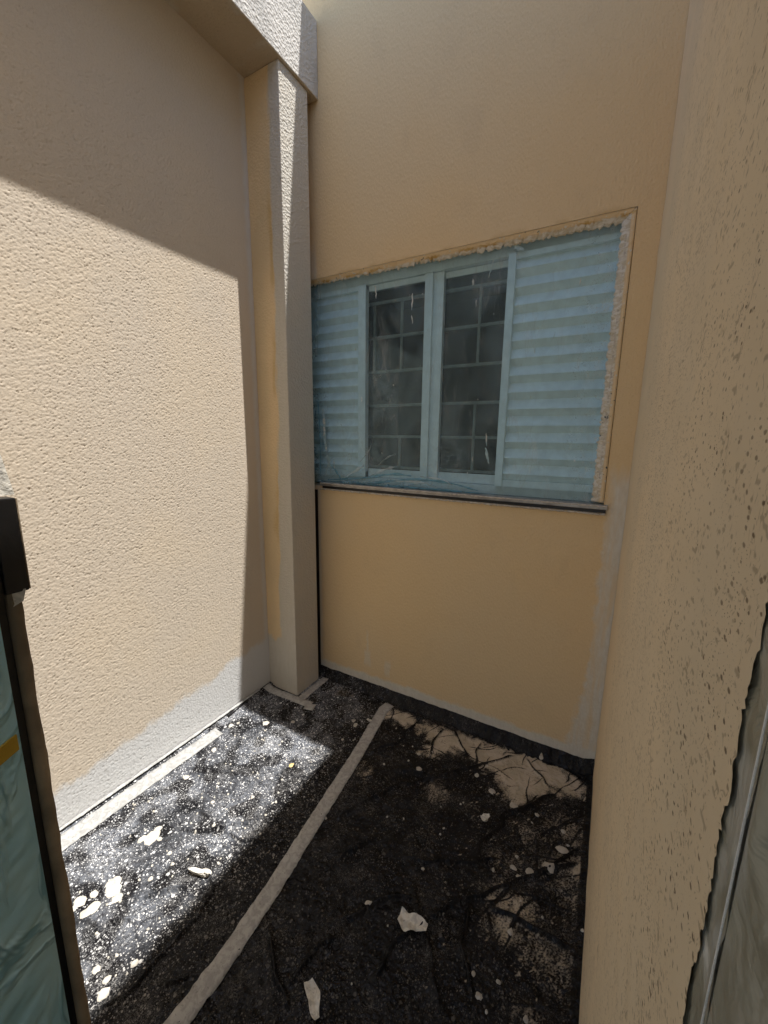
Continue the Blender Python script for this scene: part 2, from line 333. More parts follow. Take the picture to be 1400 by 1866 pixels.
M = dict(fold=mat_fold('blue film fold', (.10, .29, .40), .8), foldglint=mat_fold('painted film highlight', (.62, .70, .72), .6), left=mat_leftwall(), right=mat_rightwall(), back=mat_backwall(), reveal=mat_reveal(), pillar=mat_pillar(), beam=mat_beam(), sheet=mat_sheet(),
    tape=mat_tape('crinkled masking tape'), tape2=mat_tape('painted masking tape', (.30, .30, .29)), wad=mat_tape('crumpled paper tape', (.62, .59, .52)),
    alu=plain('white powder coated metal', (.78, .80, .79), .4, 0, .05), shutter=plain('off white louvre paint', (.80, .83, .83), .45, 0, .06),
    bar=plain('white grille paint', (.8, .8, .79), .5), black=plain('black plastic', (.012, .012, .013), .35, 0, .2), steel=plain('dull sill metal', (.34, .33, .32), .4, .6, .25),
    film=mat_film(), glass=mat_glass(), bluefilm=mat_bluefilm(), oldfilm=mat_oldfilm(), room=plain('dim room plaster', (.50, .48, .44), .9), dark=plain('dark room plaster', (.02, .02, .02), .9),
    brown=plain('brown paper edge', (.27, .21, .14), .8, 0, .35, 12, .003), yellow=plain('ochre adhesive tape', (.42, .28, .03), .6), paint=plain('dried cream paint', (.46, .43, .37), .7, 0, .18, 60, .003),
    whitepaint=plain('dried white paint', (.72, .71, .67), .6, 0, .08, 60, .002), yellowpaint=plain('dried yellow paint', (.62, .44, .18), .6), concrete=plain('grey concrete', (.30, .29, .27), .9, 0, .2, 6),
    sill=mat_tape('paint smeared sill trim', (.55, .50, .43)), ground=mat_ground(), plaster=plain('plain beige render', BEIGE, .9, 0, .06, 4, .002), tile=plain('cream floor tile', (.45, .40, .32), .5))
FOLDS= [[(-1.319, 0.398), (-1.213, 0.457), (-1.11, 0.503)], [(-1.332, 0.737), (-1.198, 0.797), (-1.066, 0.942)], [(-1.186, 0.81), (-0.956, 0.873)], [(-1.363, 0.82), (-1.199, 0.865)], [(-1.527, 0.934), (-1.284, 1.052)], [(-1.236, 0.499), (-1.155, 0.578), (-1.076, 0.675)], [(-1.074, 0.298), (-0.998, 0.379), (-0.991, 0.537), (-0.989, 0.602), (-1.034, 0.681)], [(-0.961, 0.417), (-0.899, 0.475), (-0.835, 0.536)], [(-0.789, 0.695), (-0.678, 0.614), (-0.586, 0.572)], [(-0.624, 0.604), (-0.622, 0.682), (-0.561, 0.804)], [(-0.985, 0.582), (-1.016, 0.658), (-1.116, 0.755)], [(-1.255, 1.053), (-1.108, 1.067)], [(-1.071, 0.518), (-0.965, 0.504)], [(-1.033, 1.309), (-0.987, 1.179), (-1.017, 1.269)], [(-0.814, 1.073), (-0.661, 1.358), (-0.541, 1.465), (-0.416, 1.602), (-0.242, 1.787)], [(-0.364, 0.947), (-0.256, 1.088), (-0.089, 1.249), (0.059, 1.456)], [(-0.218, 1.096), (-0.064, 1.095), (0.068, 1.091)], [(-0.752, 1.394), (-0.545, 1.475)], [(-0.452, 1.026), (-0.307, 0.86), (-0.251, 0.755)], [(-0.225, 1.797), (-0.108, 1.679), (-0.064, 1.663)], [(-0.522, 1.087), (-0.351, 1.153), (-0.189, 1.262)], [(-0.048, 1.666), (-0.218, 1.458), (-0.29, 1.196)], [(-0.763, 1.777), (-0.787, 1.56), (-0.884, 1.428)], [(-0.626, 1.785), (-0.614, 1.542)], [(-0.717, 0.942), (-0.618, 1.119)], [(-0.433, 0.727), (-0.416, 0.852), (-0.345, 0.984)], [(-0.243, 1.089), (-0.25, 0.947), (-0.178, 0.836)], [(0.056, 1.395), (-0.044, 1.314), (-0.111, 1.222)], [(-0.594, 1.821), (-0.447, 1.639)], [(-0.305, 1.81), (-0.313, 1.717)], [(-0.425, 1.802), (-0.408, 1.607)], [(-0.614, 0.791), (-0.489, 0.947), (-0.392, 1.01)]]
POLY= [(-0.969, 1.713), (-0.907, 1.788), (-0.688, 1.767), (-0.425, 1.802), (-0.182, 1.821), (-0.064, 1.82), (0.054, 1.749), (0.054, 1.679), (-0.048, 1.666), (-0.171, 1.549), (-0.192, 1.489), (-0.245, 1.506), (-0.298, 1.618), (-0.423, 1.625), (-0.505, 1.693), (-0.581, 1.561), (-0.663, 1.556), (-0.659, 1.698), (-0.897, 1.699)]
SOFT= [((-0.843, 1.328), 60, 0.5), ((-1.268, 1.767), 60, 0.5), ((-0.513, 1.396), 50, 0.6), ((-0.133, 1.129), 60, 0.8), ((-0.009, 1.295), 80, 0.6), ((-0.008, 1.031), 80, 0.6), ((-0.146, 1.048), 40, 0.8), ((0.006, 1.498), 90, 0.6), ((-0.114, 1.401), 80, 0.5), ((-0.439, 1.394), 90, 0.35), ((0.039, 1.346), 60, 0.8), ((0.029, 1.231), 60, 0.5), ((-0.175, 1.262), 50, 0.5), ((-0.039, 0.88), 50, 0.5)]
BLOTS= [(-0.626, 1.476, 6.6852), (-0.663, 1.556, 3.714), (-0.687, 1.493, 2.5998), (-0.302, 1.525, 8.1708), (-0.207, 1.501, 8.1708), (-0.384, 1.575, 5.1996), (-0.047, 1.312, 10.3992), (-0.102, 1.265, 7.428), (-0.134, 1.228, 4.8282), (-0.155, 1.25, 5.1996), (-0.013, 1.406, 8.9136), (-0.433, 1.086, 2.9712), (-0.127, 0.917, 3.714), (-0.193, 0.899, 4.4568), (-0.166, 0.861, 5.1996), (-0.046, 0.878, 5.1996), (-0.545, 0.898, 5.1996), (-0.014, 1.486, 4.4568), (-1.037, 1.572, 4.4568), (-1.034, 1.447, 3.714), (-0.293, 1.383, 7.428), (-0.153, 1.295, 3.714), (-0.216, 1.207, 3.714), (0.07, 1.154, 2.9712), (-0.112, 1.154, 2.2284), (-0.123, 1.052, 5.9424), (-0.146, 1.828, 5.1996), (-0.426, 1.234, 2.5998), (-0.576, 1.22, 2.2284), (-0.4, 1.397, 2.5998), (-0.115, 1.507, 4.4568), (-0.14, 0.839, 2.9712), (-0.637, 1.195, 1.857), (-1.368, 0.677, 14.2), (-1.366, 0.695, 7.1), (-1.305, 0.508, 12.4), (-1.268, 0.501, 8.9), (-1.303, 0.449, 9.7), (-1.36, 0.436, 8.9), (-1.146, 1.197, 6.2), (-1.504, 0.912, 5.8), (-1.532, 1.079, 5.3), (-1.255, 0.675, 4.0), (-1.171, 0.989, 4.4), (-1.451, 1.34, 7.1), (-1.596, 1.234, 6.2), (-1.578, 1.266, 3.5), (-1.297, 0.89, 4.0), (-1.047, 0.435, 6.2), (-1.23, 0.59, 4.4), (-1.21, 0.657, 3.5), (-1.129, 0.373, 6.2), (-1.056, 0.357, 8.9), (-1.08, 0.377, 6.2), (-0.54, 0.899, 5.3), (-1.061, 1.589, 4.9), (-1.035, 1.562, 4.4), (-1.207, 0.826, 3.5), (-1.345, 0.469, 6.2), (-1.308, 0.427, 8.0), (-1.356, 0.414, 5.3), (-1.335, 1.418, 5.3)]
rng = np.random.default_rng(7); R = random.Random(11)
# ---------------- setting ----------------
tag(MB().quad((-150, -150, -.30), (150, -150, -.30), (150, 150, -.30), (-150, 150, -.30)).build('ground', M['ground']), kind='structure')
tag(MB().box((-3.2, -3.4, -.25), (1.9, 3.5, -.012)).build('floor', M['tile']), kind='structure')

# left wall: rough coat modelled as relief
def rough(u, v, a, seed, lo=.0030, hi=.0055):
    n = samp(tile(seed, lo, hi, 768, .997), u, v); n2 = samp(tile(seed+1, .003, .008, 768, .613), u, v)
    return a*(-np.clip(n*.9-.15, 0, 2.2)**1.0*1.1 + .30*np.tanh(n*1.2) + .22*n2)
ys = np.arange(YF, 1.86, .0032); zs = np.arange(-.02, 3.22, .0032); Yg, Zg = np.meshgrid(ys, zs, indexing='ij')
calm = .45+.55*sstep(1.56, 1.45, Yg); big = samp(tile(5, .12, .5, 256, 3.0), Yg, Zg)*.0008
P = np.stack([XL + rough(Yg, Zg, .0017, 21)*calm, Yg, Zg], -1)
lw = empty('stucco_wall', (XL-.1, 1.0, 0), 'rough beige stucco side wall half in sunlight, white primer along its base', 'wall')
grid_mesh('stucco_coat', P, M['left'], lw, flip=False)
MB().box((XL-.22, -.0, -.2), (XL-.006, 2.1, 3.30)).build('wall_core', M['plaster'], lw)

# right wall: relief with open pits, finer towards the near end
a = np.exp(np.linspace(math.log(.252), math.log(1.868), 440)); zs = np.arange(-.02, 3.4, .0036); Yg, Zg = np.meshgrid(a, zs, indexing='ij')
t1 = np.maximum(samp(tile(31, .0022, .0055, 1024, .47, 1.3, 1.1), Yg, Zg), .93*samp(tile(34, .0028, .008, 1024, .83, 7.0, 1.35), Yg, Zg)); t2 = samp(tile(33, .05, .2, 512, 1.9), Yg, Zg)
pit = np.clip((t1 - 1.30 - .35*t2)*1.7, 0, 1); pit = np.where(Yg > 1.5, pit*sstep(1.75, 1.4, Yg), pit)
edge_y = .258 + .0022*samp(tile(35, .04, .2, 512, 1.1), Yg*0, Zg) + .0016*samp(tile(36, .004, .014, 512, .9), Yg*0+.3, Zg)
P = np.stack([XR + pit*.0006 - .0002*np.tanh(t1*.8) + samp(tile(37, .1, .4, 256, 2.3), Yg, Zg)*.0006, edge_y+(Yg-.252)*(1.868-edge_y)/1.616, Zg], -1)
rw = empty('stucco_wall', (XR+.1, 1.0, 0), 'pitted beige stucco wall very close on the right, ragged beside the masked jamb', 'wall')
grid_mesh('stucco_coat', P, M['right'], rw, flip=True, attrs={'pit': pit})
MB().box((XR+.012, .27, -.2), (XR+.22, 2.1, RIM)).build('wall_core', M['plaster'], rw)

# back wall with the window opening
bwl = empty('stucco_wall', (-.8, D+.1, 0), 'shaded beige stucco wall that holds the film covered window', 'wall')
b = MB(); T = .15
xs_, zs_ = [XL-.2, WX0, WX1, XR+.005], [.03, ZS, ZH, RIM]
for i in range(3):
    for j in range(3):
        if (i, j) == (1, 1): continue
        b.quad((xs_[i], D, zs_[j]), (xs_[i+1], D, zs_[j]), (xs_[i+1], D, zs_[j+1]), (xs_[i], D, zs_[j+1]))
bmesh.ops.remove_doubles(b.bm, verts=b.bm.verts, dist=1e-4)
b.build('stucco_coat', M['back'], bwl)
b = MB()
for i in range(3):
    for j in range(3):
        if (i, j) == (1, 1): continue
        g_ = .012
        x0, x1, z0, z1 = xs_[i], xs_[i+1], zs_[j], zs_[j+1]
        if i == 1 and j == 0: z1 += 0
        b.box((x0, D+.001+(.0), z0-(.2 if j == 0 else 0)), (x1, D+T, z1))
bmesh.ops.remove_doubles(b.bm, verts=b.bm.verts, dist=1e-4)
b.build('wall_core', M['plaster'], bwl)
MB().box((XL-.2, YF-.2, RIM), (XL-.02, D+T, RIM+.0)) if False else None
# front wall with the doorway the picture is taken from, and the unseen room, far end left open to add sky light
fw = empty('stucco_wall', (-1.2, YF-.1, 0), 'plain stucco wall around the doorway on the viewer side', 'wall')
MB().box((XL-.2, YF-.2, -.2), (-.79, YF-.001, 3.55)).build('wall_panel', M['plaster'], fw)
MB().box((-.789, YF-.2, 2.25), (XR+.3, YF-.001, 3.55)).build('lintel', M['plaster'], fw)
MB().box((XR+.16, YF-.2, -.2), (XR+.3, YF-.001, 2.249)).build('wall_panel', M['plaster'], fw)
rm = MB().box((-2.8, -3.2, -.012), (1.6, YF-.21, 2.6)).build('room', M['room']); tag(rm, kind='structure')
bm_ = bmesh.new(); bm_.from_mesh(rm.data)
for f in list(bm_.faces):
    if all(abs(v.co.y-(YF-.21)) < 1e-4 for v in f.verts) or all(abs(v.co.z+.012) < 1e-4 for v in f.verts) or all(abs(v.co.y+3.2) < 1e-4 for v in f.verts): bm_.faces.remove(f)
bm_.to_mesh(rm.data); bm_.free()
tag(MB().box((-2.8, YF-.214, 0), (XL-.2, YF-.2, 2.6)).box((XR+.3, YF-.214, 0), (1.6, YF-.2, 2.6)).build('room_wall', M['room']), kind='structure')
# roof slabs round the shaft
rf = MB().box((XR+.0, .1, RIM+.001), (3.5, 4.5, RIM+.05)).box((-4.5, D, RIM+.001), (XR-.002, 4.5, RIM+.05))
tag(rf.build('roof', M['concrete']), kind='structure')
tag(MB().box((-4.5, -3.4, 3.551), (3.5, YF-.05, 3.60)).build('unseen_roof', M['concrete']), kind='structure')  # unseen front roof, kept low to let more sky light in

# pillar and beam
pl = empty('pillar', ((XL+PX)/2, (PY1+PY2)/2, 0), 'square rendered pillar in the left corner, ochre and white patches, taped round its foot', 'pillar')
MB().box((XL-.005, PY1, -.01), (PX, PY2, 3.149), .006).build('pillar_shaft', M['pillar'], pl, False)
be = empty('concrete_beam', ((XL+PX)/2, 1.0, 3.15), 'grey rendered overhead beam resting on the pillar, its side in bright sun', 'beam')
MB().box((XL-.01, YF-.0, 3.15), (PX+.012, D-.002, 3.478), .005).build('beam_body', M['beam'], be)
# black strip painting the dark of the slot behind the pillar
tag(MB().box((-1.56, D-.006, .02), (-1.500, D-.002, 1.19)).build('dark_slot_strip', M['black']), 'black strip drawn on the window wall for the dark slot beside the pillar', 'dark strip')

# ---------------- window ----------------
W = empty('window', ((WX0+WX1)/2, D+.06, ZS), 'sliding window with louvred shutters and white security grille behind blue film', 'window')
fy = D+.065
MB().box((WX0, fy, ZS+.022), (WX1, fy+.06, ZS+.062)).box((WX0, fy, ZH-.055), (WX1, fy+.06, ZH-.001)).box((WX0, fy, ZS+.062), (WX0+.04, fy+.06, ZH-.055)).box((WX1-.04, fy, ZS+.062), (WX1-.002, fy+.06, ZH-.055)).build('window_frame', M['alu'], W)
def louvre(x0, x1, stile_l, stile_r, y, lab):
    sh = empty('louvre_shutter', (0, 0, 0), None, None); sh.parent = W; sh.location = (-W.location.x, -W.location.y, -W.location.z); sh['label'] = lab
    z0, z1 = ZS+.064, ZH-.057; f = MB()
    f.box((x0, y, z0), (x1, y+.03, z0+.03)); f.box((x0, y, z1-.022), (x1, y+.03, z1))
    if stile_l: f.box((x0, y-.008, z0), (x0+stile_l, y+.028, z1), .002)
    if stile_r: f.box((x1-stile_r, y-.006, z0), (x1, y+.028, z1), .002)
    o = f.build('shutter_frame', M['shutter'], sh); o.location = (0, 0, 0)
    sm = None; n = 13; pitch = (z1-z0-.052)/n
    for k in range(n):
        zc = z0+.03+pitch*k
        if sm is None:
            s = MB(); prof = [(y+.024, -.004), (y-.001, pitch*.42), (y+.001, pitch*.50), (y+.021, pitch*1.02), (y+.026, pitch*1.0), (y+.028, 0)]
            s.prism(prof, 0, x0+stile_l, x1-stile_r); o = s.build('slat', M['shutter'], sh); sm = o.data
        else: o = link('slat', sm, None, sh)
        o.location = (0, 0, zc)
    return sh
louvre(-.470, WX1-.042, .034, .004, fy-.022, 'wide louvred shutter panel on the right')
louvre(WX0+.042, -1.200, .004, .047, fy-.012, 'louvred shutter panel partly behind the pillar')
MB().box((-.871, fy-.002, ZS+.064), (-.830, fy+.03, ZH-.057), .002).box((-.818, fy+.012, ZS+.064), (-.778, fy+.045, ZH-.057), .002).box((-.830, fy+.012, ZS+.064), (-.818, fy+.03, ZH-.057)).build('meeting_stile', M['alu'], W)
for x0, x1, yy in ((-1.198, -.872, fy+.012), (-.777, -.472, fy+.03)):
    MB().box((x0, yy, ZS+.064), (x1, yy+.02, ZS+.11)).build('sash_rail', M['alu'], W); MB().box((x0, yy, ZH-.085), (x1, yy+.02, ZH-.058)).build('sash_rail', M['alu'], W)
    MB().box((x0, yy+.008, ZS+.1105), (x1, yy+.012, ZH-.0855)).build('pane', M['glass'], W)
by = fy+.056
for z in (2.205, 2.03, 1.853, 1.673, 1.505, 1.335):
    MB().box((-1.26, by, z-.007), (-.44, by+.012, z+.007)).build('grille_bar', M['bar'], W)
for x, z0, z1 in ((-1.025, 1.859, 2.199), (-1.19, 1.859, 2.199), (-1.025, 1.341, 1.499), (-.61, 1.859, 2.199), (-.61, 1.341, 1.667), (-.81, 1.679, 1.847)):
    for za, zb_ in [(z0, z1)]: MB().box((x-.006, by+.001, za), (x+.006, by+.011, zb_)).build('grille_bar', M['bar'], W)
rb = MB().box((WX0-.1, D+T+.001, ZS-.6), (WX1+.4, D+1.6, ZH+.3)).build('room', M['dark']); tag(rb, kind='structure')
bm_ = bmesh.new(); bm_.from_mesh(rb.data)
for f in list(bm_.faces):
    if all(abs(v.co.y-(D+T+.001)) < 1e-4 for v in f.verts): bm_.faces.remove(f)
bm_.to_mesh(rb.data); bm_.free()

# filler left ragged along the head and the right jamb of the opening
def ragged(name, n, f_in, f_out, seed, mat, parent):
    V, Fc = [], []
    for i in range(n):
        t = i/(n-1); o_, i_ = f_out(t), f_in(t)
        for k in range(5):
            s = k/4; p = [o_[q]*(1-s)+i_[q]*s for q in range(3)]
            p[1] += .0022*nz(t*2.3+k*.13)+.001*R.uniform(-1, 1) if 0 < k < 4 else 0
            V.append(p)
    for i in range(n-1):
        for k in range(4): a0 = i*5+k; Fc.append((a0, a0+1, a0+6, a0+5))
    me = bpy.data.meshes.new(name); me.from_pydata(V, [], Fc); o = link(name, me, mat, parent, True)
    so_ = o.modifiers.new('thick', 'SOLIDIFY'); so_.thickness = .006; return o
t8 = tile(44, .012, .05, 512, 1.7)
nz = lambda s: float(samp(t8, np.array([s]), np.array([.3]))[0])
ragged('filler_strip', 260, lambda t: (WX0+.0+t*(WX1-.03-WX0), fy-.044, 2.318-.020*t+.0045*nz(t*1.6)), lambda t: (WX0+t*(WX1-WX0-.004), D+.002, ZH-.001), 1, M['reveal'], W)
ragged('filler_strip', 160, lambda t: (-.050+.0035*nz(t*1.1+.5), fy-.044, ZS+.03+t*(ZH-ZS-.065)), lambda t: (WX1-.001, D+.002, ZS+.03+t*(ZH-ZS-.035)), 2, M['reveal'], W)
o = MB().box((WX1-.030, D+.006, ZS+.05), (WX1-.018, D+.022, ZH-.07), .004).build('edge_trim', M['sill'], W)
# sill trim: grey rail, open dark gap, paint smeared lip
SL = empty('window_sill', (-.73, D-.01, ZS), 'narrow metal window sill smeared with cream paint, dark gap under it', 'window sill')
MB().box((-1.475, D-.014, ZS+.002), (WX1+.016, D+.06, ZS+.022), .003).build('sill_rail', M['steel'], SL)
MB().box((-1.46, D-.008, ZS-.012), (WX1+.01, D-.001, ZS+.001)).build('sill_gap', M['black'], SL)
def lip(x0, x1, zc, r, y, name):
    n = 150; V, Fc = [], []
    for i in range(n):
        x = x0+(x1-x0)*i/(n-1); rr = r*(1+.25*nz(x*1.3+.7)); zc2 = zc+.0012*nz(x*.9)
        for k in range(8): a_ = 2*math.pi*k/8; V.append((x, y+rr*math.cos(a_), zc2+rr*math.sin(a_)*.8))
    for i in range(n-1):
        for k in range(8): Fc.append((i*8+k, i*8+(k+1) % 8, (i+1)*8+(k+1) % 8, (i+1)*8+k))
    me = bpy.data.meshes.new(name); me.from_pydata(V, [], Fc); return link(name, me, M['sill'], SL, True)
lip(-1.475, WX1+.01, ZS-.018, .0055, D-.006, 'sill_lip')
lip(-1.472, WX1+.012, ZS+.016, .0035, D-.014, 'sill_bead')

# masking film over the window
xs_f = np.linspace(-1.665, -.046, 360); zs_f = np.linspace(ZS+.014, 2.335, 250); Xg, Zg = np.meshgrid(xs_f, zs_f, indexing='ij')
low = sstep(.15, .02, Zg-ZS-.01)*sstep(-.45, -.95, Xg) ; lft = sstep(-1.36, -1.50, Xg)*sstep(2.1, 1.6, Zg)
r1 = 1-np.abs(samp(tile(51, .035, .14, 512, 1.3, 2.4, .8), Xg, Zg)); r2 = 1-np.abs(samp(tile(52, .025, .09, 512, 1.1, 1.8, .8), Xg+.2*Zg, Zg))
amp = .0009+.014*np.maximum(low, lft*.5)
fold = np.clip(r1, -1, 1)*amp+np.clip(r2, -1, 1)*amp*.5
yb_ = fy-.038+.0015*np.sin(Xg*5)
Pf = np.stack([Xg, yb_-fold-low*.010+samp(tile(53, .06, .25, 256, 2.1), Xg, Zg)*.0014, Zg], -1)
crease = np.clip((1-np.abs(samp(tile(51, .035, .14, 512, 1.3, 2.4, .8), Xg, Zg))*6), 0, 1)*np.maximum(low, lft*.8)
crease = np.maximum(crease, sstep(.045, 0, Zg-ZS-.01)*.7*sstep(-.3, -.6, Xg)); crease = np.maximum(crease, np.clip(sstep(-1.44, -1.56, Xg)*.6, 0, 1))
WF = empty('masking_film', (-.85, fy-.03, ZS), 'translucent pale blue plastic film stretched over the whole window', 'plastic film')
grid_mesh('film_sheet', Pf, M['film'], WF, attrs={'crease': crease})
def streak(x, z, L, w, mat, tilt=0.0, yy=None, parent=None, name='paint_streak'):
    n = 9; V = []; Fc = []
    for i in range(n):
        t = i/(n-1); ww = w*math.sin(math.pi*min(1, t*.9+.08))**.7*(.6+.6*R.random()); cx_ = x+tilt*(t-.5)*L+R.uniform(-1, 1)*w*.25
        y0 = (fy-.037) if yy is None else yy
        V += [(cx_-ww/2, y0, z+L*(.5-t)), (cx_, y0-.003, z+L*(.5-t)), (cx_+ww/2, y0, z+L*(.5-t))]
    for i in range(n-1):
        for k in range(2): Fc.append((i*3+k, i*3+3+k, i*3+4+k, i*3+1+k))
    me = bpy.data.meshes.new(name); me.from_pydata(V, [], Fc); return link(name, me, mat, parent or WF, True)
for x, z, L, w, tl in [(-1.126, 2.225, .060, .008, .05), (-.92, 2.151, .075, .009, .0), (-.918, 2.07, .040, .006, .2), (-.62, 2.19, .03, .007, 0), (-.54, 2.232, .07, .008, -.25), (-1.21, 1.70, .03, .008, 0),
    (-.518, 1.495, .06, .007, .1), (-.508, 1.42, .075, .014, .25), (-1.473, 1.60, .11, .022, .1), (-1.462, 1.48, .15, .024, .1), (-1.44, 1.36, .08, .02, .2), (-1.425, 1.30, .03, .014, 0), (-1.40, 1.345, .06, .012, .1),
    (-.177, 2.118, .03, .005, 0), (-.331, 1.872, .02, .006, 0), (-.259, 1.926, .028, .003, -.3), (-.579, 1.40, .03, .005, 0), (-.60, 2.10, .03, .004, 0), (-.05, 1.95, .05, .006, .1), (-.17, 1.25, .02, .005, 0), (-.60, 1.33, .02, .004, 0)]:
    streak(x, z, L, w, M['whitepaint'], tl)
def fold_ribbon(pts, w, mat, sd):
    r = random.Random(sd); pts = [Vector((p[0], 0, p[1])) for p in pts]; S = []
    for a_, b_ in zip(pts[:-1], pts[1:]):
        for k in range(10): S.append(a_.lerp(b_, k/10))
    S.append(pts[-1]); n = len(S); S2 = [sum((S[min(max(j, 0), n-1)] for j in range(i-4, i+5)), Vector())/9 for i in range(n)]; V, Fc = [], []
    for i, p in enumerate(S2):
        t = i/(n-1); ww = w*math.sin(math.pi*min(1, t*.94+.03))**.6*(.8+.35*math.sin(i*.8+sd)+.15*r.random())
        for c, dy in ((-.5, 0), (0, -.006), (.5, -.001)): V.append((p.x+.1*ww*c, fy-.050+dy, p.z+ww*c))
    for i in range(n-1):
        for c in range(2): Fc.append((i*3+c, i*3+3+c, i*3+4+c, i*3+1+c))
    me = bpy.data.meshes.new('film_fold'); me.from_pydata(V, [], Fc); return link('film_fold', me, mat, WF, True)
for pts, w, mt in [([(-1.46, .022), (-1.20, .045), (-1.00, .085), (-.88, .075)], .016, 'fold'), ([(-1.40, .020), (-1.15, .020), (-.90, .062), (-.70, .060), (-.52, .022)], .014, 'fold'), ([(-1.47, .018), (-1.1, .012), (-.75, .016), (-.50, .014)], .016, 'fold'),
    ([(-1.16, .055), (-1.05, .105), (-.99, .118)], .018, 'foldglint'), ([(-1.33, .035), (-1.22, .10), (-1.18, .12)], .022, 'foldglint'), ([(-1.02, .045), (-.88, .048), (-.76, .040)], .022, 'foldglint'), ([(-.86, .078), (-.72, .070), (-.66, .040)], .012, 'foldglint'),  # pale ribbons are highlights painted beside the blue folds
    ([(-1.42, .12), (-1.36, .06), (-1.34, .03)], .018, 'fold'), ([(-1.45, .05), (-1.43, .13), (-1.39, .16)], .012, 'foldglint'), ([(-1.49, .02), (-1.485, .25), (-1.50, .5)], .022, 'fold'), ([(-1.22, .13), (-1.15, .20), (-1.12, .29)], .010, 'foldglint'), ([(-1.10, .12), (-1.04, .17), (-.98, .19)], .009, 'foldglint')]:
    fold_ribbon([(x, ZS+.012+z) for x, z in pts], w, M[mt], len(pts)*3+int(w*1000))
streak(-.425, 2.292, .03, .03, M['whitepaint'], 1.0)

# ---------------- black plastic sheet ----------------
st = .0034; xs = np.arange(XL, XR+.001, st); ys = np.arange(.0, D+.001, st); Xg, Yg = np.meshgrid(xs, ys, indexing='ij')
H = np.zeros_like(Xg); CR = np.zeros_like(Xg)
n1 = samp(tile(61, .02, .09, 512, 1.9), Xg, Yg); n2 = samp(tile(62, .008, .03, 512, 1.3), Xg+.3*Yg, Yg); n3 = samp(tile(63, .006, .02, 512, .9, 1.6, .5), Xg, Yg+.4*Xg); n4 = samp(tile(64, .05, .3, 512, 2.1), Xg, Yg)
region = .55+.45*sstep(-.5, 1.0, samp(tile(65, .15, .5, 256, 2.7), Xg, Yg)); shade = .55+.45*sstep(-1.15, -.95, Xg)
rid = np.clip(1-np.abs(n1)*2.2, 0, 1)**2; rid2 = np.clip(1-np.abs(n2)*2.5, 0, 1)**2; rid3 = np.clip(1-np.abs(n3)*2.5, 0, 1)**2
H += .0028*rid*region*shade + .0022*rid2*region + .0022*rid3*shade + .0012*np.tanh(n4)
CR = np.maximum(CR, np.maximum(rid2*.55, rid3*.5)*region)
XG, YG = Xg, Yg
def foldline(pts, w, hgt, seed):
    pts = np.array(pts); mg = w+.05
    i0, i1 = [int(np.clip((v-XL)/st, 0, len(xs))) for v in (pts[:, 0].min()-mg, pts[:, 0].max()+mg)]; j0, j1 = [int(np.clip(v/st, 0, len(ys))) for v in (pts[:, 1].min()-mg, pts[:, 1].max()+mg)]
    if i1-i0 < 3 or j1-j0 < 3: return
    sl_ = (slice(i0, i1), slice(j0, j1)); Xg, Yg = XG[sl_], YG[sl_]; best = np.full(Xg.shape, 9.0); arc = np.zeros_like(Xg); L = 0
    for p, q in zip(pts[:-1], pts[1:]):
        d = q-p; l = np.hypot(*d); t = np.clip(((Xg-p[0])*d[0]+(Yg-p[1])*d[1])/l**2, 0, 1)
        wob = .007*samp(tile(66, .12, .6, 256, 1.7), L+t*l+seed*.17, t*0+.2)
        dist = np.abs(((Xg-p[0])*-d[1]+(Yg-p[1])*d[0])/l+wob); over_ = np.hypot(Xg-(p[0]+t*d[0]), Yg-(p[1]+t*d[1]))
        dd = np.where((t > 0) & (t < 1), dist, np.maximum(over_, dist)); mk = dd < best; best = np.where(mk, dd, best); arc = np.where(mk, L+t*l, arc); L += l
    end = sstep(0, .06, arc)*sstep(L, L-.06, arc); prof = np.clip(1-best/w, 0, 1)**1.3*end
    H[sl_] = np.maximum(H[sl_], prof*hgt+H[sl_]*.4); CR[sl_] = np.maximum(CR[sl_], np.clip(1-best/(w*.8), 0, 1)*end)
for i, l in enumerate(FOLDS): foldline(l, .008+.004*R.random() if i < 14 else .010+.006*R.random(), .010+.007*R.random(), i)
# loose radiating pleats
for i in range(230):
    x0, y0 = R.uniform(-1.6, .02), R.uniform(.3, 1.8); an = R.gauss(.9, .6); L = R.uniform(.08, .40); bend = R.uniform(-.4, .4)
    pts = [(x0+L*s*math.cos(an+bend*s), y0+L*s*math.sin(an+bend*s)) for s in (0, .35, .7, 1)]; foldline(pts, R.uniform(.0035, .0065), R.uniform(.002, .006), 50+i)
# the sheet laps up against the walls
def lap(dist, h0): return sstep(.055, .0, dist)*h0
nearw = sstep(.0, .05, np.minimum(np.minimum(D-Yg, Xg-XL), XR-Xg)); H *= .25+.75*nearw; H += lap(D-Yg, .045)*(1+.02*n4)+lap(XR-Xg, .018)+lap(Xg-XL, .02)
H = np.maximum(H, .0)+.001
ov = np.zeros_like(Xg)
def inpoly(px, py):
    c = np.zeros(px.shape, bool); n = len(POLY)
    for i in range(n):
        (x1, y1), (x2, y2) = POLY[i], POLY[(i+1) % n]
        if y1 != y2: c ^= ((y1 > py) != (y2 > py)) & (px < (x2-x1)*(py-y1)/(y2-y1)+x1)
    return c
wx_ = Xg+.034*samp(tile(67, .02, .08, 512, 1.2), Xg, Yg); wy_ = Yg+.030*samp(tile(68, .02, .08, 512, 1.2), Xg, Yg)
base = inpoly(wx_, wy_).astype(float)
for _ in range(24):
    base = (base+np.roll(base, 1, 0)+np.roll(base, -1, 0)+np.roll(base, 1, 1)+np.roll(base, -1, 1))/5
ov = base*.95
for (x, y), r, a_ in SOFT:
    s = r*.0011+.015; ov = np.maximum(ov, a_*.75*np.exp(-((Xg-x)**2/(1.6*s)**2+(Yg-y)**2/s**2)))
